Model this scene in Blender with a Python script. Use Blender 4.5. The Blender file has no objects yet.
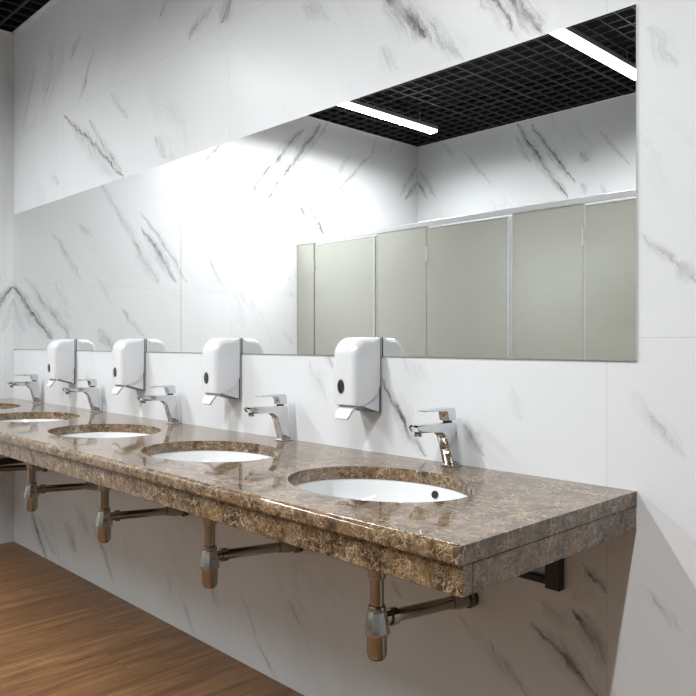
import bpy, bmesh, math, random
from mathutils import Vector, Matrix
C = bpy.context.scene.collection
PI = math.pi
# marble veins: (u0, v0, u1, v1, width, strength) in metres on each wall
V_W = [(-3.439, 2.745, -3.632, 2.411, 0.025, 0.5), (-2.87, 2.72, -2.989, 2.632, 0.03, 0.6), (-3.192, 2.65, -3.327, 2.5, 0.02, 0.5), (-2.723, 2.588, -2.882, 2.411, 0.02, 0.7), (-2.016, 2.615, -2.081, 2.569, 0.02, 0.6), (-1.7, 2.49, -1.852, 2.395, 0.03, 0.7), (-1.559, 2.478, -1.632, 2.399, 0.05, 0.9), (-3.051, 2.357, -2.404, 1.931, 0.03, 0.9), (-2.779, 2.267, -2.424, 1.957, 0.03, 0.7), (-2.929, 2.234, -2.463, 1.921, 0.05, 0.4), (-2.533, 2.351, -2.375, 2.208, 0.02, 0.5), (-2.123, 2.062, -2.032, 1.955, 0.025, 0.6), (-3.218, 2.072, -3.127, 2.009, 0.02, 0.6), (-1.134, 2.32, -1.025, 2.213, 0.03, 0.5), (-0.806, 2.06, -0.724, 1.981, 0.03, 0.4), (-0.768, 2.213, -0.61, 2.049, 0.06, 0.9), (-0.728, 2.2, -0.467, 1.937, 0.03, 0.6), (-0.61, 2.049, -0.467, 1.942, 0.02, 0.6), (-0.399, 2.085, -0.326, 1.969, 0.035, 0.8), (-0.341, 2.055, -0.242, 1.939, 0.05, 0.9), (-0.444, 2.09, -0.371, 2.006, 0.02, 0.5), (-0.559, 2.026, -0.47, 1.94, 0.03, 0.6), (-1.108, 1.11, -1.03, 0.992, 0.03, 0.35), (-1.034, 1.154, -0.992, 1.097, 0.02, 0.6), (-0.785, 1.054, -0.61, 0.853, 0.03, 0.9), (-0.768, 1.022, -0.662, 0.941, 0.035, 0.5), (-0.697, 1.119, -0.606, 1.073, 0.03, 0.35), (-0.474, 0.951, -0.412, 0.891, 0.022, 0.7), (-2.801, 1.011, -2.564, 0.858, 0.025, 0.6), (-0.338, 1.07, -0.302, 0.983, 0.02, 0.25), (-0.009, 1.062, 0.098, 0.939, 0.02, 0.5), (0.007, 1.413, 0.086, 1.343, 0.015, 0.6), (0.086, 1.343, 0.135, 1.297, 0.02, 0.6), (0.023, 1.861, 0.098, 1.779, 0.025, 0.4), (-3.542, 0.253, -3.286, 0.005, 0.05, 0.9), (-3.411, 0.218, -3.153, 0.033, 0.03, 0.6), (-3.051, 0.232, -2.905, 0.121, 0.05, 0.7), (-2.929, 0.335, -2.756, 0.24, 0.05, 0.4), (-2.723, 0.285, -2.513, 0.075, 0.02, 0.7), (-1.7, 0.227, -1.639, 0.173, 0.03, 0.5), (-1.92, 0.146, -1.8, 0.016, 0.015, 0.6), (-1.496, 0.243, -1.386, 0.102, 0.012, 0.6), (-1.386, 0.102, -1.289, 0.009, 0.012, 0.6), (-1.234, 0.301, -1.159, 0.233, 0.02, 0.6), (-0.262, 0.49, -0.088, 0.348, 0.03, 0.9), (-0.399, 0.4, -0.285, 0.278, 0.02, 0.7), (-0.153, 0.538, -0.073, 0.44, 0.03, 1.0), (-0.133, 0.676, -0.071, 0.604, 0.015, 0.8), (-0.228, 0.548, -0.148, 0.492, 0.03, 0.5), (-0.151, 0.568, -0.097, 0.604, 0.02, 0.3), (0.023, 0.64, 0.096, 0.562, 0.015, 0.5), (-0.484, 0.443, -0.296, 0.289, 0.02, 0.5), (-0.748, 0.479, -0.701, 0.443, 0.015, 0.6)]
V_E = [(-2.436, 2.962, -1.889, 2.281, 0.06, 0.9), (-2.253, 2.9, -1.728, 2.297, 0.06, 0.8), (-2.537, 2.991, -2.057, 2.452, 0.03, 0.6), (-1.476, 2.627, -1.339, 2.465, 0.025, 0.8), (-1.756, 2.611, -1.663, 2.482, 0.07, 0.6), (-1.6, 2.353, -1.537, 2.27, 0.03, 0.7), (-2.768, 2.765, -2.605, 2.536, 0.03, 0.6), (-3.037, 2.821, -2.582, 2.399, 0.02, 0.7), (-3.1, 2.974, -3.037, 2.804, 0.02, 0.6), (-3.626, 2.804, -3.417, 2.514, 0.04, 0.6), (-3.64, 2.666, -3.486, 2.486, 0.03, 0.9), (-0.534, 2.22, -0.97, 1.59, 0.03, 0.6), (-0.843, 1.938, -1.094, 1.597, 0.04, 0.9), (-0.843, 2.039, -1.182, 1.602, 0.025, 0.7), (-0.778, 1.838, -0.963, 1.596, 0.05, 0.5), (-0.244, 1.838, -0.421, 1.565, 0.02, 0.5), (-0.402, 1.904, -0.5, 1.851, 0.02, 0.5), (-0.0, 1.511, -0.231, 1.205, 0.04, 0.9), (-0.069, 1.563, -0.35, 1.205, 0.03, 0.7), (-0.0, 1.428, -0.075, 1.252, 0.04, 0.5), (-0.534, 1.257, -0.636, 1.115, 0.04, 0.7), (-0.678, 1.396, -0.88, 1.207, 0.02, 0.6), (-0.527, 1.584, -0.608, 1.427, 0.02, 0.3), (-1.297, 1.929, -1.45, 1.595, 0.015, 0.5), (-1.775, 1.779, -1.909, 1.573, 0.02, 0.5), (-1.6, 1.573, -1.709, 1.451, 0.02, 0.4), (-2.057, 1.282, -2.149, 1.164, 0.02, 0.5), (-2.222, 2.269, -2.274, 2.187, 0.07, 0.9), (-2.349, 2.269, -2.481, 2.063, 0.06, 0.9), (-2.481, 2.269, -2.559, 2.171, 0.05, 0.5)]
V_B = [(-3.742, 2.785, -3.563, 2.526, 0.04, 0.6), (-3.767, 2.668, -3.657, 2.512, 0.03, 0.9), (-2.69, 2.982, -2.233, 2.312, 0.05, 0.9), (-2.557, 2.946, -2.173, 2.436, 0.04, 0.9), (-2.709, 2.895, -2.557, 2.66, 0.03, 0.6), (-2.114, 2.651, -2.039, 2.576, 0.06, 0.7), (-1.982, 2.786, -1.73, 2.491, 0.02, 0.6), (-3.223, 2.83, -2.948, 2.532, 0.02, 0.6), (-2.114, 2.403, -2.072, 2.32, 0.04, 0.6), (-1.957, 2.379, -1.901, 2.295, 0.02, 0.6), (-3.458, 2.964, -3.345, 2.826, 0.03, 0.4)]
XL, XR, YF, ZC = -3.774, 3.0, -3.66, 3.0     # end wall, right wall, opposite wall, ceiling

# ------------------------------------------------------------------ helpers
def tag(o, label=None, cat=None, group=None, kind=None):
    if label: o['label'] = label
    if cat: o['category'] = cat
    if group: o['group'] = group
    if kind: o['kind'] = kind
    return o

def empty(name, loc, label=None, cat=None, group=None):
    o = bpy.data.objects.new(name, None); C.objects.link(o)
    o.location = loc; o.empty_display_size = .05
    return tag(o, label, cat, group)

def obj(name, bm, mats, parent=None, smooth=False):
    bmesh.ops.recalc_face_normals(bm, faces=bm.faces)
    me = bpy.data.meshes.new(name); bm.to_mesh(me); bm.free()
    for m in (mats if isinstance(mats, (list, tuple)) else [mats]): me.materials.append(m)
    if smooth:
        for p in me.polygons: p.use_smooth = True
        try: me.set_sharp_from_angle(angle=math.radians(smooth if smooth > 1 else 40))
        except Exception: pass
    o = bpy.data.objects.new(name, me); C.objects.link(o)
    if parent: o.parent = parent
    return o

def copy_tree(o, parent=None):
    c = o.copy(); C.objects.link(c)
    if parent: c.parent = parent
    for ch in list(o.children): copy_tree(ch, c)
    return c

def box(bm, x0, x1, y0, y1, z0, z1, bev=0, seg=2, mi=0):
    vs = [bm.verts.new((x, y, z)) for x in (x0, x1) for y in (y0, y1) for z in (z0, z1)]
    q = [(0,1,3,2),(4,6,7,5),(0,4,5,1),(2,3,7,6),(0,2,6,4),(1,5,7,3)]
    fs = [bm.faces.new([vs[i] for i in f]) for f in q]
    for f in fs: f.material_index = mi
    if bev:
        es = list({e for f in fs for e in f.edges})
        bmesh.ops.bevel(bm, geom=es, offset=bev, segments=seg, profile=.5, affect='EDGES')
    return vs

def boxo(name, x0, x1, y0, y1, z0, z1, m, parent=None, bev=0):
    bm = bmesh.new(); box(bm, x0, x1, y0, y1, z0, z1, bev)
    return obj(name, bm, m, parent)

def lathe(bm, prof, n=40, sx=1, sy=1, c=(0,0,0), close=True, mi=0):
    rings = []
    for r, z in prof:
        if r < 1e-6: rings.append([bm.verts.new((c[0], c[1], c[2]+z))])
        else: rings.append([bm.verts.new((c[0]+r*sx*math.cos(2*PI*k/n), c[1]+r*sy*math.sin(2*PI*k/n), c[2]+z)) for k in range(n)])
    for a, b in zip(rings, rings[1:]):
        for k in range(n):
            k2 = (k+1) % n
            if len(a) == 1 and len(b) == 1: continue
            if len(a) == 1: f = bm.faces.new((a[0], b[k], b[k2]))
            elif len(b) == 1: f = bm.faces.new((a[k], b[0], a[k2]))
            else: f = bm.faces.new((a[k], b[k], b[k2], a[k2]))
            f.material_index = mi
    if close:
        for r in (rings[0], rings[-1]):
            if len(r) > 2: bm.faces.new(r)

def tube(bm, pts, r, n=20, caps=True):
    pts = [Vector(p) for p in pts]; rings = []
    up = Vector((0, 0, 1))
    for i, p in enumerate(pts):
        t = (pts[min(i+1, len(pts)-1)] - pts[max(i-1, 0)]).normalized()
        a = t.cross(up)
        if a.length < 1e-3: a = t.cross(Vector((1, 0, 0)))
        a.normalize(); b = t.cross(a).normalized()
        if rings and a.dot(pa) < 0: a, b = -a, -b
        pa = a
        rr = r[i] if isinstance(r, (list, tuple)) else r
        rings.append([bm.verts.new(p + a*rr*math.cos(2*PI*k/n) + b*rr*math.sin(2*PI*k/n)) for k in range(n)])
    for a, b in zip(rings, rings[1:]):
        for k in range(n): bm.faces.new((a[k], b[k], b[(k+1) % n], a[(k+1) % n]))
    if caps: bm.faces.new(rings[0]); bm.faces.new(rings[-1])

def prism_x(bm, yz, x0, x1, mi=0):
    a = [bm.verts.new((x0, y, z)) for y, z in yz]; b = [bm.verts.new((x1, y, z)) for y, z in yz]
    fs = [bm.faces.new(a), bm.faces.new(b)]
    n = len(yz)
    for k in range(n): fs.append(bm.faces.new((a[k], a[(k+1) % n], b[(k+1) % n], b[k])))
    for f in fs: f.material_index = mi
    return a, b

def arc(c, r, a0, a1, n):
    return [(c[0]+r*math.cos(math.radians(a0+(a1-a0)*k/n)), c[1]+r*math.sin(math.radians(a0+(a1-a0)*k/n))) for k in range(n+1)]

# ------------------------------------------------------------------ materials
class NT:
    def __init__(s, name):
        s.m = bpy.data.materials.new(name); s.m.use_nodes = True
        s.t = s.m.node_tree; s.b = s.t.nodes['Principled BSDF']
    def n(s, typ, ins=None, **kw):
        nd = s.t.nodes.new(typ)
        for k, v in kw.items(): setattr(nd, k, v)
        for k, v in (ins or {}).items(): s.put(nd.inputs[k], v)
        return nd
    def put(s, sock, v):
        if isinstance(v, bpy.types.NodeSocket): s.t.links.new(v, sock)
        else: sock.default_value = v
    def math(s, op, a, b=None, c=None, clamp=False):
        nd = s.t.nodes.new('ShaderNodeMath'); nd.operation = op; nd.use_clamp = clamp
        for i, v in enumerate((a, b, c)):
            if v is not None: s.put(nd.inputs[i], v)
        return nd.outputs[0]
    def vec(s, op, a, b=None, scale=None):
        nd = s.t.nodes.new('ShaderNodeVectorMath'); nd.operation = op
        s.put(nd.inputs[0], a)
        if b is not None: s.put(nd.inputs[1], b)
        if scale is not None: s.put(nd.inputs['Scale'], scale)
        return nd.outputs['Value'] if op in ('LENGTH', 'DOT_PRODUCT', 'DISTANCE') else nd.outputs['Vector']
    def noise(s, v, scale, detail=4, rough=.5, dist=0):
        return s.n('ShaderNodeTexNoise', {'Vector': v, 'Scale': scale, 'Detail': detail, 'Roughness': rough, 'Distortion': dist})
    def mix(s, f, a, b):
        nd = s.t.nodes.new('ShaderNodeMix'); nd.data_type = 'RGBA'
        s.put(nd.inputs[0], f); s.put(nd.inputs[6], a); s.put(nd.inputs[7], b)
        return nd.outputs[2]
    def ramp(s, f, lo, hi):
        nd = s.t.nodes.new('ShaderNodeMapRange'); nd.interpolation_type = 'SMOOTHSTEP'
        s.put(nd.inputs[0], f); s.put(nd.inputs[1], lo); s.put(nd.inputs[2], hi)
        return nd.outputs[0]
    def set(s, **kw):
        for k, v in kw.items(): s.put(s.b.inputs[k.replace('_', ' ')], v)
        return s.m

def plain(name, col, rough=.5, metal=0, vary=.06, scale=30, **kw):
    t = NT(name)
    p = t.n('ShaderNodeNewGeometry').outputs['Position']
    f = t.noise(p, scale, 3).outputs['Fac']
    lo = tuple(c*(1-vary) for c in col)+(1,); hi = tuple(min(1, c*(1+vary)) for c in col)+(1,)
    t.set(Base_Color=t.mix(f, lo, hi), Roughness=rough, Metallic=metal, **kw)
    return t.m

def vein_group():
    g = bpy.data.node_groups.new('vein_stroke', 'ShaderNodeTree')
    I = g.interface
    for nm, ty in (('P', 'NodeSocketVector'), ('A', 'NodeSocketVector'), ('BA', 'NodeSocketVector'), ('InvLen2', 'NodeSocketFloat'), ('Width', 'NodeSocketFloat'), ('Strength', 'NodeSocketFloat'), ('Prev', 'NodeSocketFloat')):
        I.new_socket(nm, in_out='INPUT', socket_type=ty)
    I.new_socket('Value', in_out='OUTPUT', socket_type='NodeSocketFloat')
    gi = g.nodes.new('NodeGroupInput'); go = g.nodes.new('NodeGroupOutput')
    def M(op, a, b=None, c=None, clamp=False):
        nd = g.nodes.new('ShaderNodeMath'); nd.operation = op; nd.use_clamp = clamp
        for i, v in enumerate((a, b, c)):
            if v is None: continue
            if isinstance(v, bpy.types.NodeSocket): g.links.new(v, nd.inputs[i])
            else: nd.inputs[i].default_value = v
        return nd.outputs[0]
    def V(op, a, b=None, sc=None):
        nd = g.nodes.new('ShaderNodeVectorMath'); nd.operation = op
        g.links.new(a, nd.inputs[0])
        if b is not None: g.links.new(b, nd.inputs[1])
        if sc is not None: g.links.new(sc, nd.inputs['Scale'])
        return nd.outputs['Value'] if op in ('LENGTH', 'DOT_PRODUCT') else nd.outputs['Vector']
    o = gi.outputs
    pa = V('SUBTRACT', o['P'], o['A'])
    h = M('MULTIPLY', V('DOT_PRODUCT', pa, o['BA']), o['InvLen2'], clamp=True)
    d = V('LENGTH', V('SUBTRACT', pa, V('SCALE', o['BA'], sc=h)))
    tap = M('MULTIPLY_ADD', M('MULTIPLY', h, M('SUBTRACT', 1.0, h)), 3.0, .25)
    v = M('SUBTRACT', 1.0, M('DIVIDE', d, M('MULTIPLY', o['Width'], tap)), clamp=True)
    v = M('MULTIPLY', M('MULTIPLY', v, M('MULTIPLY_ADD', v, .5, .5)), o['Strength'])
    g.links.new(M('MAXIMUM', v, o['Prev']), go.inputs['Value'])
    return g
VG = vein_group()

def marble_wall(name, axes, strokes, seams, tone=(.735, .752, .768), dirn=1, vflip=9.0):
    """white large-format porcelain with grey diagonal veins; axes picks the wall's in-plane axes"""
    t = NT(name)
    sp = t.n('ShaderNodeSeparateXYZ', {0: t.n('ShaderNodeNewGeometry').outputs['Position']}).outputs
    U, Vv = sp[axes[0]], sp[axes[1]]
    P = t.n('ShaderNodeCombineXYZ', {0: U, 1: Vv}).outputs[0]
    w2 = t.vec('SCALE', t.vec('SUBTRACT', t.noise(P, 26, 4, .65).outputs['Color'], (.5, .5, .5)), scale=.030)
    w1 = t.vec('SCALE', t.vec('SUBTRACT', t.noise(P, 4.5, 5, .6).outputs['Color'], (.5, .5, .5)), scale=.085)
    Pw = t.vec('MULTIPLY', t.vec('ADD', t.vec('ADD', P, w1), w2), (1, 1, 0))
    prev = 0.0
    for (a, b, c, d, w, s) in strokes:
        L2 = (c-a)**2+(d-b)**2
        nd = t.n('ShaderNodeGroup', {}, node_tree=VG)
        for k, v in (('P', Pw), ('A', (a, b, 0)), ('BA', (c-a, d-b, 0)), ('InvLen2', 1/L2), ('Width', w*1.5), ('Strength', s), ('Prev', prev)):
            t.put(nd.inputs[k], v)
        prev = nd.outputs[0]
    # streaks inside the strokes
    ang = math.radians(58)*(-1 if dirn > 0 else 1)
    up = t.math('GREATER_THAN', Vv, vflip)                      # the course above vflip is laid the other way round
    sang = t.math('MULTIPLY_ADD', up, 2*ang, -ang)
    rot = t.n('ShaderNodeVectorRotate', {'Vector': Pw, 'Angle': sang}, rotation_type='Z_AXIS').outputs[0]
    st = t.noise(t.vec('MULTIPLY', rot, (6, 75, 0)), 1.0, 6, .7).outputs['Fac']
    st = t.ramp(st, .36, .68)
    core = t.math('MULTIPLY', t.ramp(prev, .55, .85), .36)
    blot = t.noise(P, 14, 4, .6).outputs['Fac']
    v = t.math('ADD', core, t.math('MULTIPLY', prev, t.math('MULTIPLY_ADD', st, .95, .12)))
    v = t.math('MULTIPLY', v, t.math('MULTIPLY_ADD', blot, 1.5, .12), clamp=True)
    # each tile cut from another place of the block
    (u0, du), vs = seams
    ti = t.math('FLOOR', t.math('DIVIDE', t.math('SUBTRACT', U, u0), du))
    tj = 0.0; line = None
    for z in vs:
        tj = t.math('ADD', tj, t.math('GREATER_THAN', Vv, z))
        l = t.math('LESS_THAN', t.math('ABSOLUTE', t.math('SUBTRACT', Vv, z)), .0009)
        line = l if line is None else t.math('MAXIMUM', line, l)
    fr = t.math('ABSOLUTE', t.math('SUBTRACT', t.math('FRACT', t.math('ADD', t.math('DIVIDE', t.math('SUBTRACT', U, u0), du), .5)), .5))
    line = t.math('MAXIMUM', line, t.math('LESS_THAN', fr, .0009/du))
    idv = t.n('ShaderNodeCombineXYZ', {0: ti, 1: tj}).outputs[0]
    wn = t.n('ShaderNodeTexWhiteNoise', {'Vector': idv}, noise_dimensions='2D').outputs
    off = t.vec('ADD', rot, t.vec('SCALE', wn['Color'], scale=9.0))
    g1 = t.noise(t.vec('MULTIPLY', off, (.55, 3.2, 0)), 1.6, 6, .62, .6).outputs['Fac']
    ridge = t.math('SUBTRACT', 1.0, t.math('MULTIPLY', t.math('ABSOLUTE', t.math('SUBTRACT', g1, .5)), 26.0), clamp=True)
    gate = t.ramp(t.noise(t.vec('MULTIPLY', off, (1, 1.6, 0)), 1.3, 2).outputs['Fac'], .52, .72)
    gen = t.math('MULTIPLY', t.math('MULTIPLY', ridge, gate), .30)
    cloud = t.ramp(t.noise(t.vec('MULTIPLY', off, (.7, 1.8, 0)), 1.7, 4, .55).outputs['Fac'], .35, .8)
    base = t.mix(t.math('MULTIPLY', cloud, .16), tone+(1,), (.54, .545, .55, 1))
    base = t.mix(t.math('MULTIPLY', wn['Value'], .07), base, (.62, .62, .63, 1))
    base = t.mix(gen, base, (.33, .33, .35, 1))
    base = t.mix(t.math('MULTIPLY', v, .98), base, (.115, .115, .125, 1))
    base = t.mix(t.math('MULTIPLY', line, .35), base, (.35, .35, .35, 1))
    t.set(Base_Color=base, Roughness=.32, IOR=1.45, Specular_IOR_Level=.3)
    return t.m

def brown_marble(name):
    t = NT(name)
    p = t.n('ShaderNodeNewGeometry').outputs['Position']
    wp = t.vec('ADD', p, t.vec('SCALE', t.vec('SUBTRACT', t.noise(p, 9, 4, .6).outputs['Color'], (.5,.5,.5)), scale=.10))
    wp2 = t.vec('ADD', p, t.vec('SCALE', t.vec('SUBTRACT', t.noise(p, 30, 3, .6).outputs['Color'], (.5,.5,.5)), scale=.035))
    n1 = t.noise(wp, 17, 6, .68, .4).outputs['Fac']
    n2 = t.noise(wp2, 85, 5, .7, .5).outputs['Fac']
    b = t.mix(t.ramp(n1, .34, .66), (.040, .021, .009, 1), (.185, .112, .056, 1))
    b = t.mix(t.math('MULTIPLY', t.ramp(n2, .48, .72), .75), b, (.36, .25, .145, 1))
    b = t.mix(t.math('MULTIPLY', t.ramp(n2, .44, .30), .7), b, (.028, .015, .008, 1))
    for scl, wv, wid, amt in ((52, wp2, .05, .68), (125, wp2, .08, .5)):
        vo = t.n('ShaderNodeTexVoronoi', {'Vector': wv, 'Scale': scl, 'Randomness': 1.0}, feature='DISTANCE_TO_EDGE').outputs['Distance']
        e = t.math('SUBTRACT', 1.0, t.math('DIVIDE', vo, wid), clamp=True)
        gate = t.ramp(t.noise(p, scl*.4, 3).outputs['Fac'], .42, .6)
        b = t.mix(t.math('MULTIPLY', t.math('MULTIPLY', e, gate), amt), b, (.66, .53, .37, 1))
    t.set(Base_Color=b, Roughness=.05, IOR=1.62)
    return t.m

def wood_floor(name):
    t = NT(name)
    sp = t.n('ShaderNodeSeparateXYZ', {0: t.n('ShaderNodeNewGeometry').outputs['Position']}).outputs
    X, Y = sp[0], sp[1]
    row = t.math('FLOOR', t.math('DIVIDE', X, .19))
    offr = t.n('ShaderNodeTexWhiteNoise', {'W': row}, noise_dimensions='1D').outputs['Value']
    yy = t.math('ADD', t.math('DIVIDE', Y, 1.28), offr)
    col = t.math('FLOOR', yy)
    wn = t.n('ShaderNodeTexWhiteNoise', {'Vector': t.n('ShaderNodeCombineXYZ', {0: row, 1: col}).outputs[0]}, noise_dimensions='2D').outputs
    P = t.vec('ADD', t.n('ShaderNodeCombineXYZ', {0: X, 1: Y}).outputs[0], t.vec('SCALE', wn['Color'], scale=20))
    g = t.noise(t.vec('MULTIPLY', P, (24, 1.6, 1)), 1.0, 7, .68, .8).outputs['Fac']
    fine = t.noise(t.vec('MULTIPLY', P, (130, 5, 1)), 1.0, 4, .6).outputs['Fac']
    kn = t.noise(t.vec('MULTIPLY', P, (15, 4.5, 1)), 1.0, 3, .5).outputs['Fac']
    b = t.mix(t.ramp(g, .3, .72), (.145, .066, .025, 1), (.31, .165, .073, 1))
    b = t.mix(t.math('MULTIPLY', t.ramp(fine, .52, .36), .55), b, (.08, .04, .017, 1))
    b = t.mix(t.math('MULTIPLY', t.ramp(kn, .69, .78), .8), b, (.05, .025, .012, 1))
    b = t.mix(t.math('MULTIPLY', wn['Value'], .22), b, (.11, .058, .026, 1))
    fx = t.math('ABSOLUTE', t.math('SUBTRACT', t.math('FRACT', t.math('ADD', t.math('DIVIDE', X, .19), .5)), .5))
    fy = t.math('ABSOLUTE', t.math('SUBTRACT', t.math('FRACT', t.math('ADD', yy, .5)), .5))
    ln = t.math('MAXIMUM', t.math('LESS_THAN', fx, .004), t.math('LESS_THAN', fy, .0008))
    b = t.mix(t.math('MULTIPLY', ln, .45), b, (.08, .04, .02, 1))
    t.set(Base_Color=b, Roughness=.42)
    return t.m

M = {}
M['wall_w'] = marble_wall('marble_mirror_wall', (0, 2), V_W, ((-.0705, 1.5), (1.19, 2.381)), vflip=2.381)
M['wall_e'] = marble_wall('marble_end_wall', (1, 2), V_E, ((-.05, 1.5), (.79, 1.54, 2.275)), dirn=-1, vflip=2.275)
M['wall_b'] = marble_wall('marble_opposite_wall', (0, 2), V_B, ((-3.50, 1.5), (.79, 1.54, 2.275)))
M['wall_r'] = plain('unseen_wall_grey', (.20, .20, .20), .6, vary=.03, scale=3)  # unseen right wall, grey chosen to cut light bounced onto the counter end
M['stone'] = brown_marble('brown_marble')
M['wood'] = wood_floor('oak_laminate')
M['mirror'] = plain('mirror_silver', (.90, .915, .91), 0.0, 1.0, vary=0)
M['chrome'] = plain('chrome', (.66, .67, .69), .06, 1.0, vary=.02)
M['nickel'] = plain('nickel_plumbing', (.37, .345, .30), .12, 1.0, vary=.08)
M['dark_nickel'] = plain('dark_nickel', (.10, .095, .09), .2, 1.0, vary=.05)
M['nickel_pale'] = plain('pale_nickel', (.52, .52, .51), .14, 1.0, vary=.04)
M['ceramic'] = plain('white_ceramic', (.72, .73, .735), .06, 0, vary=.01, Coat_Weight=.5)
M['plastic'] = plain('white_plastic', (.70, .71, .73), .16, 0, vary=.01, Coat_Weight=.3)
M['grey_plastic'] = plain('grey_plastic', (.05, .05, .052), .4)
M['dark_glass'] = plain('dark_window', (.012, .012, .014), .05, Coat_Weight=.6)
M['black'] = plain('black_opening', (.006, .006, .006), .6)
M['black_steel'] = plain('black_powder_coat', (.010, .010, .011), .35)
M['ceil_bar'] = plain('black_ceiling_bar', (.017, .019, .025), .5)
M['ceil_void'] = plain('black_ceiling_void', (.0025, .003, .004), .9)
M['panel'] = plain('satin_panel', (.60, .60, .535), .27, .88, vary=.02)
M['alu'] = plain('aluminium', (.78, .79, .78), .28, .9, vary=.02)
M['white_trim'] = plain('white_trim', (.75, .75, .74), .4)
M['lamp_body'] = plain('lamp_housing', (.35, .36, .37), .4, .6)
em = NT('led_diffuser')
em.set(Base_Color=(.9, .9, .9, 1), Roughness=.5, Emission_Color=(1.0, .99, .96, 1), Emission_Strength=3.0)
M['led'] = em.m

# ------------------------------------------------------------------ room shell
T = .12
def shell(name, x0, x1, y0, y1, z0, z1, m):
    return tag(boxo(name, x0, x1, y0, y1, z0, z1, m), kind='structure')
shell('floor', XL-T, XR+T, YF-T, T, -T, 0, M['wood'])
shell('wall_back', XL-T, XR+T, 0, T, 0, ZC, M['wall_w'])
shell('wall_left', XL-T, XL, YF, 0, 0, ZC, M['wall_e'])
shell('wall_front', XL-T, XR+T, YF-T, YF, 0, ZC, M['wall_b'])
shell('wall_right', XR, XR+T, YF, 0, 0, ZC, M['wall_r'])
bm = bmesh.new()
box(bm, XL-T, XR+T, YF-T, T, ZC+.3, ZC+.4, mi=1)
for a in ((XL-T, XR+T, 0, T), (XL-T, XR+T, YF-T, YF), (XL-T, XL, YF, 0), (XR, XR+T, YF, 0)): box(bm, *a, ZC+.0005, ZC+.3, mi=1)
x = XL+.1
i = 0
while x < XR-.02:                                        # open-cell grid of thin black bars
    w = .007 if i % 6 == 2 else .004
    box(bm, x-w, x+w, YF+.003, -.003, ZC, ZC+.012); x += .1; i += 1
y = -.105; i = 0
while y > YF+.02:
    w = .007 if i % 6 == 0 else .004
    box(bm, XL+.003, XR-.003, y-w, y+w, ZC+.0005, ZC+.0115); y -= .1; i += 1
tag(obj('ceiling', bm, [M['ceil_bar'], M['ceil_void']]), kind='structure')
# thin white wall angles carrying the grid
for n, a in enumerate(((XL, XR, -.02, 0), (XL, XL+.02, YF, 0), (XL, XR, YF, YF+.02), (XR-.02, XR, YF, 0)), 1):
    shell('trim_%d' % n, a[0], a[1], a[2], a[3], ZC-.003, ZC-.0005, M['white_trim'])

# ------------------------------------------------------------------ lamps
lamps = [(-3.074, 'hanging white LED tube lamp nearest the far end wall'),
         (-1.374, 'hanging white LED tube lamp at the right edge of the mirror'),
         (.326, 'hanging white LED tube lamp above the open end of the counter')]
LY0, LY1, LZ = -3.05, -1.05, 2.86
L0 = empty('linear_lamp', (0, 0, 0), cat='lamp', group='linear lamps hanging under the grid ceiling')
bm = bmesh.new(); box(bm, -.038, .038, LY0, LY1, .030, .062, .003); obj('housing', bm, M['lamp_body'], L0)
bm = bmesh.new()
box(bm, -.037, .037, LY0+.004, LY1-.004, .010, .030, .006, 3); obj('diffuser', bm, M['led'], L0)
for yy in (LY0+.18, LY1-.18):
    bm = bmesh.new(); tube(bm, [(0, yy, .06), (0, yy, ZC-LZ+.03)], .0018, 8); w_ = obj('suspension_wire', bm, M['lamp_body'], L0)
    bm = bmesh.new(); tube(bm, [(0, yy, .061), (0, yy, .085)], .006, 10); obj('wire_clamp', bm, M['alu'], w_)
ld = bpy.data.lights.new('led_strip', 'AREA')
ld.shape = 'RECTANGLE'; ld.size = .05; ld.size_y = LY1-LY0-.03; ld.energy = 15; ld.color = (.97, .985, 1.0); ld.spread = math.radians(162)
lo_ = bpy.data.objects.new('led_strip', ld); C.objects.link(lo_); lo_.parent = L0; lo_.location = (0, (LY0+LY1)/2, .0085)
for k, (lx, lab) in enumerate(lamps):
    o = L0 if k == 0 else copy_tree(L0)
    o.location = (lx, 0, LZ); o['label'] = lab

# ------------------------------------------------------------------ mirror panels
SX = -1.905
for x0, x1, lab in ((SX+.0013, 0, 'long frameless wall mirror panel on the right, reflecting the cubicle doors'),
                    (XL+.001, SX-.0013, 'long frameless wall mirror panel on the left, reaching the corner')):
    bm = bmesh.new(); box(bm, x0, x1, -.005, -.0002, 1.138, 1.931)
    tag(obj('mirror', bm, M['mirror']), lab, 'mirror', 'wall mirror panels')

# ------------------------------------------------------------------ counter
ZT, TH, YN = .848, .0325, -.646
SINK_X = [-.473 - .71*k for k in range(5)]
SY, SA, SB = -.338, .247, .190
ct = empty('vanity_counter', ((XL)/2, -.32, .768), 'long brown marble vanity counter with five basin cut-outs fixed along the wall', 'counter')
o0 = Vector(ct.location)
def cpart(name, bm, m, sm=False):
    bmesh.ops.translate(bm, verts=bm.verts, vec=-o0)
    return obj(name, bm, m, ct, sm)
bm = bmesh.new()
ys = YN+.016
def loop(pts, z):
    vs = [bm.verts.new((px, py, z)) for px, py in pts]
    es = [bm.edges.new((vs[k], vs[(k+1) % len(vs)])) for k in range(len(vs))]
    return vs, es
rect = [(XL+.001, ys), (0, ys), (0, -.0005), (XL+.001, -.0005)]
holes = [[(sx+SA*math.cos(2*PI*k/72), SY+SB*math.sin(2*PI*k/72)) for k in range(72)] for sx in SINK_X]
ends = []
for z in (ZT, ZT-TH):
    loops = [loop(r, z) for r in [rect]+holes]
    bmesh.ops.triangle_fill(bm, edges=[e for l in loops for e in l[1]], use_beauty=True)
    ends.append(loops)
for (va, _), (vb, _) in zip(*ends):
    for k in range(len(va)):
        k2 = (k+1) % len(va); bm.faces.new((va[k], va[k2], vb[k2], vb[k]))
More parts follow.
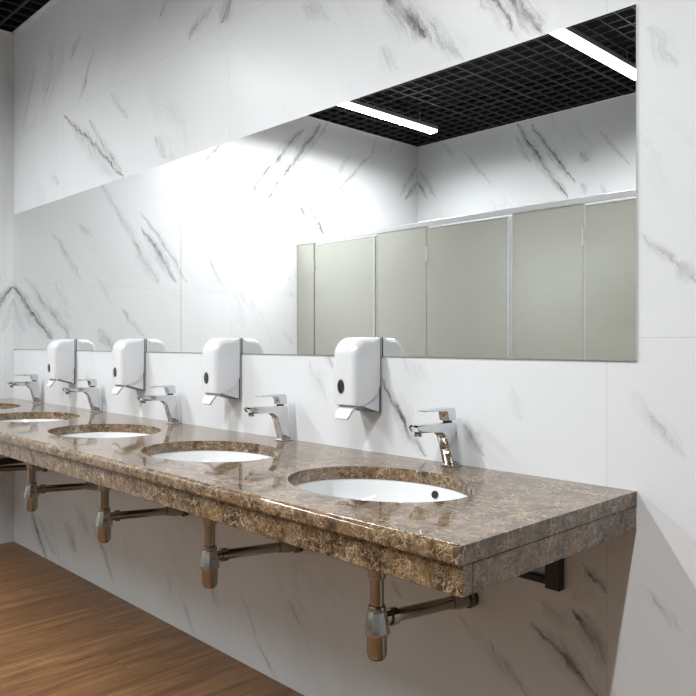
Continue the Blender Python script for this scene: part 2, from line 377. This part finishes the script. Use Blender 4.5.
# bullnosed front edge
prof = [(ys, ZT)] + arc((YN+.012, ZT-.012), .012, 90, 180, 6) + arc((YN+.006, ZT-TH+.006), .006, 180, 270, 4) + [(ys, ZT-TH)]
prism_x(bm, prof, XL+.001, 0)
cpart('slab', bm, M['stone'], 35)
bm = bmesh.new(); box(bm, XL+.001, -.0005, YN+.012, YN+.040, .762, ZT-TH-.0012, .0015, 1); cpart('front_apron', bm, M['stone'])
bm = bmesh.new(); box(bm, -.030, -.001, YN+.0405, -.001, .762, ZT-TH-.0015, .001, 1); cpart('end_apron', bm, M['stone'])

# ------------------------------------------------------------------ wall brackets
def bracket(x, lab, zb):
    r = empty('counter_bracket', (x, -.0003, zb), lab, 'bracket', 'black steel brackets under the counter')
    bm = bmesh.new(); box(bm, -.020, .020, -.024, 0, 0, .813-zb, .002, 1); obj('post', bm, M['black_steel'], r)
    bm = bmesh.new(); box(bm, -.015, .015, -.60, -.0245, .813-zb-.04, .813-zb, .002, 1); obj('arm', bm, M['black_steel'], r)
    return r
b_ = bracket(-.198, 'black steel bracket under the right-hand end of the counter', .585)
bm = bmesh.new(); box(bm, -.17, -.0205, -.020, -.004, .008, .026, .002, 1); obj('rail', bm, M['black_steel'], b_)
b_ = bracket(-2.97, 'black steel bracket under the counter near the far end', .585)
bm = bmesh.new(); box(bm, -.020, .020, -.50, -.0245, .006, .036, .002, 1); obj('brace', bm, M['black_steel'], b_)

# ------------------------------------------------------------------ basins
place = ['nearest, at the right-hand end', 'second from the right-hand end', 'in the middle of the row of five', 'second from the far end', 'farthest, by the far end wall']
def make_basin():
    r = empty('washbasin', (0, 0, 0), cat='washbasin', group='white oval basins set into the counter')
    bm = bmesh.new()
    z0 = ZT-TH-.0006
    inner = [(1.01, 0), (1.0, -.006), (.98, -.025), (.94, -.048), (.87, -.070), (.76, -.087), (.60, -.099), (.42, -.106), (.22, -.110), (.10, -.112)]
    outer = [(.10, -.122), (.24, -.121), (.45, -.117), (.65, -.109), (.81, -.096), (.92, -.077), (.99, -.050), (1.02, -.018), (1.04, -.014), (1.04, 0), (1.01, 0)]
    n = 72; rings = []
    for q, z in inner+outer:
        rings.append([bm.verts.new((SA*q*math.cos(2*PI*k/n), SB*q*math.sin(2*PI*k/n), z)) for k in range(n)])
    rings.append(rings[0]); rings.pop(-2)
    # drop the duplicate rim ring
    for v in [v for v in bm.verts if not any(v in rg for rg in rings)]: bm.verts.remove(v)
    for a, b in zip(rings, rings[1:]):
        for k in range(n): bm.faces.new((a[k], b[k], b[(k+1) % n], a[(k+1) % n]))
    obj('bowl', bm, M['ceramic'], r, 50)
    # overflow opening on the back of the bowl
    bm = bmesh.new()
    lathe(bm, [(0, .0), (.0095, .0), (.0095, .004), (0, .004)], 24, close=False)
    Mx = Matrix.Translation((.022, SB*.974, -.020)) @ Matrix.Rotation(math.radians(78), 4, 'X')
    bmesh.ops.transform(bm, matrix=Mx, verts=bm.verts); obj('overflow_hole', bm, M['black'], r, 40)
    bm = bmesh.new()
    lathe(bm, [(0, -.1105), (.030, -.1105), (.032, -.109), (.026, -.107), (.010, -.108), (0, -.108)], 28, close=False)
    lathe(bm, [(0, -.102), (.020, -.102), (.022, -.104), (.020, -.107), (0, -.107)], 28, close=False)
    obj('drain', bm, M['chrome'], r, 40)
    return r, z0
bas, bz = make_basin()
def make_trap():
    r = empty('bottle_trap', (0, 0, 0), cat='bottle trap', group='metal bottle traps under the basins')
    bm = bmesh.new(); lathe(bm, [(0, .687), (.020, .687), (.020, .652), (.036, .649), (.036, .640), (.022, .637), (.022, .616), (.0205, .613), (0, .613)], 28, close=False)
    obj('flange', bm, M['nickel'], r, 40)
    bm = bmesh.new(); tube(bm, [(0, 0, .614), (0, 0, .545)], .0165, 28); obj('tailpiece', bm, M['nickel'], r, 40)
    bm = bmesh.new(); lathe(bm, [(0, .548), (.020, .548), (.022, .545), (.022, .538), (.020, .535), (0, .535)], 28, close=False)
    obj('collar_nut', bm, M['nickel'], r, 40)
    bm = bmesh.new(); lathe(bm, [(0, .536), (.020, .536), (.0225, .532), (.0315, .490), (.032, .484), (.0305, .481), (0, .481)], 10, close=False)
    obj('cone_nut', bm, M['nickel_pale'], r, 20)
    bm = bmesh.new(); lathe(bm, [(0, .482), (.0245, .482), (.0245, .437), (.0225, .428), (.018, .421), (.010, .4175), (0, .4165)], 32, close=False)
    obj('bottle', bm, M['nickel'], r, 40)
    bm = bmesh.new()
    tube(bm, [(0.004, .020, .512), (.008, .046, .512)], .0155, 20); tube(bm, [(.007, .036, .512), (.010, .054, .512)], .021, 12)
    obj('outlet_nut', bm, M['nickel'], r, 35)
    bm = bmesh.new(); tube(bm, [(.010, .052, .512), (.032, .244, .502)], .0155, 24); obj('outlet_pipe', bm, M['nickel'], r, 40)
    bm = bmesh.new(); tube(bm, [(.0318, .240, .5022), (.0325, .254, .5012), (.032, .268, .4985), (.0295, .284, .4945), (.027, .300, .4925), (.024, .331, .492)], [.0185, .0185, .0195, .0195, .0185, .0185], 24)
    obj('elbow', bm, M['nickel'], r, 50)
    bm = bmesh.new(); tube(bm, [(.024, .316, .492), (.024, .320, .492), (.024, .3365, .492)], [.020, .026, .026], 28)
    obj('wall_rosette', bm, M['dark_nickel'], r, 40)
    return r
trap = make_trap()

# ------------------------------------------------------------------ faucets
def make_faucet():
    """local: y = 0 body centre, -y towards the basin, z = 0 the counter top"""
    r = empty('faucet', (0, 0, 0), cat='faucet', group='chrome faucets behind the basins')
    bm = bmesh.new(); box(bm, -.0195, .0195, -.0185, .0265, .0003, .005, .0015, 2); obj('base_plate', bm, M['chrome'], r)
    bm = bmesh.new()
    # side silhouette of body and spout, lofted across the width
    side = [(.021, .005), (.004, .112), (.002, .119), (-.060, .1185), (-.148, .1205), (-.154, .116), (-.146, .104), (-.131, .100)]
    side += [(-.085, .0985), (-.052, .0955)] + [(-.052+.024*math.sin(math.radians(a)), .0715+.024*math.cos(math.radians(a))) for a in (20, 40, 60, 80)] + [(-.0255, .055), (-.0125, .005)]
    a, b = prism_x(bm, side, -.0175, .0175)
    es = [e for e in bm.edges if (e.verts[0].co.x == e.verts[1].co.x)]
    bmesh.ops.bevel(bm, geom=es, offset=.0045, segments=3, profile=.5, affect='EDGES')
    for v in bm.verts:                                      # spout a little narrower towards its tip, body waisted
        if v.co.y < -.03: v.co.x *= 1-.10*min(1, (-.03-v.co.y)/.11)
    obj('body', bm, M['chrome'], r, 30)
    bm = bmesh.new(); lathe(bm, [(0, .0905), (.0085, .0905), (.0095, .092), (.0095, .1015), (0, .1015)], 24, c=(0, -.132, 0), close=False)
    obj('aerator', bm, M['nickel'], r, 40)
    bm = bmesh.new(); lathe(bm, [(0, .118), (.0125, .118), (.0125, .1245), (0, .1245)], 24, c=(0, -.0125, 0), close=False); obj('neck_ring', bm, M['black_steel'], r, 40)
    h = empty('handle', (0, 0, 0)); C.objects.unlink(h); bpy.data.objects.remove(h)
    bm = bmesh.new()
    prism_x(bm, [(.004, .124), (.0025, .148), (.000, .154), (-.006, .1575), (-.030, .1575), (-.117, .1555), (-.1175, .1530), (-.034, .151), (-.029, .147), (-.026, .124)], -.0165, .0165)
    es = [e for e in bm.edges if (e.verts[0].co.x == e.verts[1].co.x)]
    bmesh.ops.bevel(bm, geom=es, offset=.0013, segments=2, profile=.5, affect='EDGES')
    obj('lever_handle', bm, M['chrome'], r, 30)
    bm = bmesh.new(); lathe(bm, [(0, 0), (.0032, 0), (.0032, .0012), (0, .0012)], 16, close=False)
    bmesh.ops.transform(bm, matrix=Matrix.Translation((0, -.0276, .137)) @ Matrix.Rotation(math.radians(90), 4, 'X'), verts=bm.verts)
    obj('indicator_dot', bm, plain('amber_dot', (.35, .14, .03), .4), r)
    return r
fau = make_faucet()

# ------------------------------------------------------------------ soap dispensers
def make_dispenser():
    """local: origin at the wall, middle of the width, z = 0 lower edge"""
    r = empty('soap_dispenser', (0, 0, 0), cat='soap dispenser', group='white soap dispensers on the wall')
    HW = .050
    bm = bmesh.new(); box(bm, -HW+.001, HW-.001, -.0085, -.0052, .002, .2215, .001, 1); obj('back_plate', bm, M['plastic'], r)
    bm = bmesh.new(); prism_x(bm, [(-.0085, .0), (-.0115, .0), (-.0115, .2230), (-.0085, .2230)], -HW+.0005, HW-.0002); obj('dark_seam', bm, M['grey_plastic'], r)
    # lower housing with sloping underside
    bm = bmesh.new(); a, b = prism_x(bm, [(-.0117, .001), (-.0117, .14), (-.100, .14), (-.100, .0275)], -HW+.0035, HW-.0035); 
    es = [e for e in bm.edges if abs(e.verts[0].co.x-e.verts[1].co.x) < 1e-6 and max(v.co.y for v in e.verts) < -.09]
    bmesh.ops.bevel(bm, geom=es, offset=.012, segments=4, profile=.5, affect='EDGES')
    obj('lower_housing', bm, M['plastic'], r, 40)
    bm = bmesh.new(); prism_x(bm, [(-.0117, -.0012), (-.0117, .0008), (-.098, .0266), (-.098, .0246)], -HW+.004, HW-.004); obj('bottom_plate', bm, M['grey_plastic'], r)
    # front cover
    yz = [(-.0117, .2235, 0), (-.025, .2240, .5), (-.040, .2242, 1)]
    for k in range(1, 14):
        a = math.radians(90+86*k/13); yz.append((-.060+.0565*math.cos(a), .1700+.0535*math.sin(a), 1))
    yz += [(-.1167, .14, 1), (-.1167, .10, 1), (-.1160, .06, 1), (-.1150, .0265, 1), (-.108, .0235, .6), (-.085, .0262, 0), (-.060, .0325, 0), (-.038, .0430, 0), (-.024, .056, 0), (-.0117, .078, 0)]
    n = len(yz); R_ = .021; sl = []
    for k in range(9):
        a = math.radians(90*k/8); sl.append((-HW+R_-R_*math.cos(a), R_-R_*math.sin(a)))
    sl = sl + [(-x_, d_) for x_, d_ in reversed(sl)]
    bm = bmesh.new(); rings = []
    for x_, d_ in sl:
        ring = []
        for k, (y_, z_, w_) in enumerate(yz):
            p, q = yz[(k-1) % n], yz[(k+1) % n]
            t = Vector((q[0]-p[0], q[1]-p[1])).normalized()
            if k >= 15 and z_ < .06: t = Vector((0, -1))          # the lower front only rounds backwards
            ring.append(bm.verts.new((x_, y_-t.y*d_*w_, z_+t.x*d_*w_)))
        rings.append(ring)
    for A, B in zip(rings, rings[1:]):
        for k in range(n): bm.faces.new((A[k], A[(k+1) % n], B[(k+1) % n], B[k]))
    bm.faces.new(rings[0]); bm.faces.new(rings[-1])
    obj('front_cover', bm, M['plastic'], r, 38)
    bm = bmesh.new(); lathe(bm, [(0, 0), (.0175, 0), (.0175, .0018), (.0145, .0022), (0, .0022)], 32, sx=.80, sy=1.2, close=False)
    Mx = Matrix.Translation((-.009, -.1162, .079)) @ Matrix.Rotation(math.radians(90), 4, 'X')
    bmesh.ops.transform(bm, matrix=Mx, verts=bm.verts); w = obj('sight_window', bm, M['grey_plastic'], r, 40)
    bm = bmesh.new(); lathe(bm, [(0, .0018), (.014, .0018), (.0135, .003), (0, .0034)], 32, sx=.80, sy=1.2, close=False)
    bmesh.ops.transform(bm, matrix=Mx, verts=bm.verts); obj('window_glass', bm, M['dark_glass'], w, 60)
    # push lever: a tongue flaring forwards and down
    bm = bmesh.new()
    pr = [(-.078, .0240, .033), (-.100, .0225, .034), (-.116, .004, .030), (-.124, -.010, .026), (-.126, -.0135, .023)]
    top = [[bm.verts.new((s*w_, y_, z_)) for s in (-1, -.5, 0, .5, 1)] for y_, z_, w_ in pr]
    bot = [[bm.verts.new((s*w_*.97, y_+.007, z_-.0035)) for s in (-1, -.5, 0, .5, 1)] for y_, z_, w_ in pr]
    for A in (top, bot):
        for k in range(len(A)-1):
            for j in range(4): bm.faces.new((A[k][j], A[k][j+1], A[k+1][j+1], A[k+1][j]))
    for k in range(len(top)-1):
        for j in (0, 4): bm.faces.new((top[k][j], top[k+1][j], bot[k+1][j], bot[k][j]))
    for k in (0, -1):
        for j in range(4): bm.faces.new((top[k][j], top[k][j+1], bot[k][j+1], bot[k][j]))
    obj('push_lever', bm, M['plastic'], r, 35)
    return r
dis = make_dispenser()

for k, sx in enumerate(SINK_X):
    b = bas if k == 0 else copy_tree(bas)
    b.location = (sx, SY, bz); b['label'] = 'white oval undermount washbasin, ' + place[k]
    t_ = trap if k == 0 else copy_tree(trap)
    t_.location = (sx-.004, SY, .008); t_['label'] = 'metal bottle trap under the basin ' + place[k]
    f_ = fau if k == 0 else copy_tree(fau)
    f_.location = (sx-.022, -.036, ZT); f_['label'] = 'chrome single-lever faucet at the basin ' + place[k]
dlab = ['white soap dispenser in front of the mirrored cubicle doors, nearest and largest', 'white soap dispenser between the two nearest faucets and the middle one',
        'white soap dispenser third from the right end of the counter', 'white soap dispenser farthest away, near the left corner']
dlab[1] = 'white soap dispenser second from the right, left of the second nearest faucet'
for k in range(4):
    d_ = dis if k == 0 else copy_tree(dis)
    d_.location = (-.827-.7107*k, 0, .9705); d_['label'] = dlab[k]

# ------------------------------------------------------------------ cubicle front opposite the counter
SYF = -2.19                    # face towards the mirror
ZB, ZTOP = .12, 1.95
doors = [(-3.57, -2.895), (-2.435, -1.77), (-1.305, -.64), (-.175, .49), (.955, 1.62), (2.085, 2.75)]
dn = ['farthest, beside the end wall', 'second from the end wall', 'third from the end wall', 'fourth from the end wall', 'fifth from the end wall', 'sixth from the end wall']
gaps = [(XL+.001, doors[0][0])] + [(doors[k][1], doors[k+1][0]) for k in range(5)] + [(doors[5][1], XR-.001)]
pn = ['narrow one against the end wall'] + ['between the doors ' + a + ' and ' + b for a, b in zip(('farthest', 'second', 'third', 'fourth', 'fifth'), ('second', 'third', 'fourth', 'fifth', 'sixth'))] + ['last one against the right-hand wall']
for k, (x0, x1) in enumerate(gaps):
    r = empty('partition_panel', ((x0+x1)/2, SYF, 0), 'grey-beige fixed cubicle panel, ' + pn[k], 'partition panel', 'fixed cubicle panels')
    h = (x1-x0)/2-.003
    bm = bmesh.new(); box(bm, -h, h, -.028, 0, ZB, ZTOP-.002, .001, 1); obj('panel', bm, M['panel'], r)
    for s in (-1,):
        bm = bmesh.new(); box(bm, s*h-.003, s*h+.003, -.03, .0025, ZB, ZTOP-.002); obj('edge_profile', bm, M['alu'], r)
    for s in ((-.6*h), .6*h):
        bm = bmesh.new(); lathe(bm, [(0, 0), (.03, 0), (.03, .008), (.012, .012), (.012, ZB+.002), (0, ZB+.002)], 20, c=(s, -.014, 0), close=False); obj('foot', bm, M['alu'], r, 40)
for k, (x0, x1) in enumerate(doors):
    r = empty('cubicle_door', ((x0+x1)/2, SYF, 0), 'grey-beige cubicle door with aluminium edge, ' + dn[k], 'cubicle door', 'cubicle doors')
    h = (x1-x0)/2-.009
    bm = bmesh.new(); box(bm, -h, h-.014, -.030, -.004, ZB+.03, ZTOP-.016, .001, 1); obj('door_leaf', bm, M['panel'], r)
    bm = bmesh.new(); box(bm, h-.0135, h, -.031, .012, ZB+.03, ZTOP-.016, .001, 1); obj('latch_profile', bm, M['alu'], r)
    bm = bmesh.new(); box(bm, -h, h-.014, -.031, -.002, ZTOP-.0155, ZTOP-.010); obj('top_profile', bm, M['alu'], r)
    bm = bmesh.new(); box(bm, h-.06, h-.03, -.0035, .03, 1.02, 1.05, .005, 2); obj('handle', bm, M['alu'], r)
    for z in (.30, 1.72):
        bm = bmesh.new(); tube(bm, [(-h-.0075, .002, z), (-h-.0075, .002, z+.09)], .0055, 12); obj('hinge', bm, M['alu'], r, 40)
tag(boxo('head_rail', XL+.001, XR-.001, SYF-.034, SYF+.006, ZTOP, ZTOP+.034, M['alu'], None, .002), 'long aluminium head rail along the top of the cubicle front', 'head rail')

# ------------------------------------------------------------------ camera
cam = bpy.data.cameras.new('camera'); co = bpy.data.objects.new('camera', cam); C.objects.link(co)
cam.sensor_width = 36; cam.lens = 36*736.5/696; cam.shift_y = -6/696; cam.clip_start = .02
co.location = (.734, -1.6013, 1.18); co.rotation_euler = (PI/2, 0, math.radians(46.05))
sc = bpy.context.scene; sc.camera = co
w = bpy.data.worlds.new('World'); sc.world = w; w.use_nodes = True
w.node_tree.nodes['Background'].inputs[0].default_value = (0, 0, 0, 1)
vs = sc.view_settings
vs.view_transform = 'Standard'; vs.look = 'None'; vs.gamma = 1; vs.use_curve_mapping = False
vs.exposure = 1.93
sc.cycles.max_bounces = 14; sc.cycles.diffuse_bounces = 2; sc.cycles.glossy_bounces = 8
sc.cycles.sample_clamp_indirect = 6
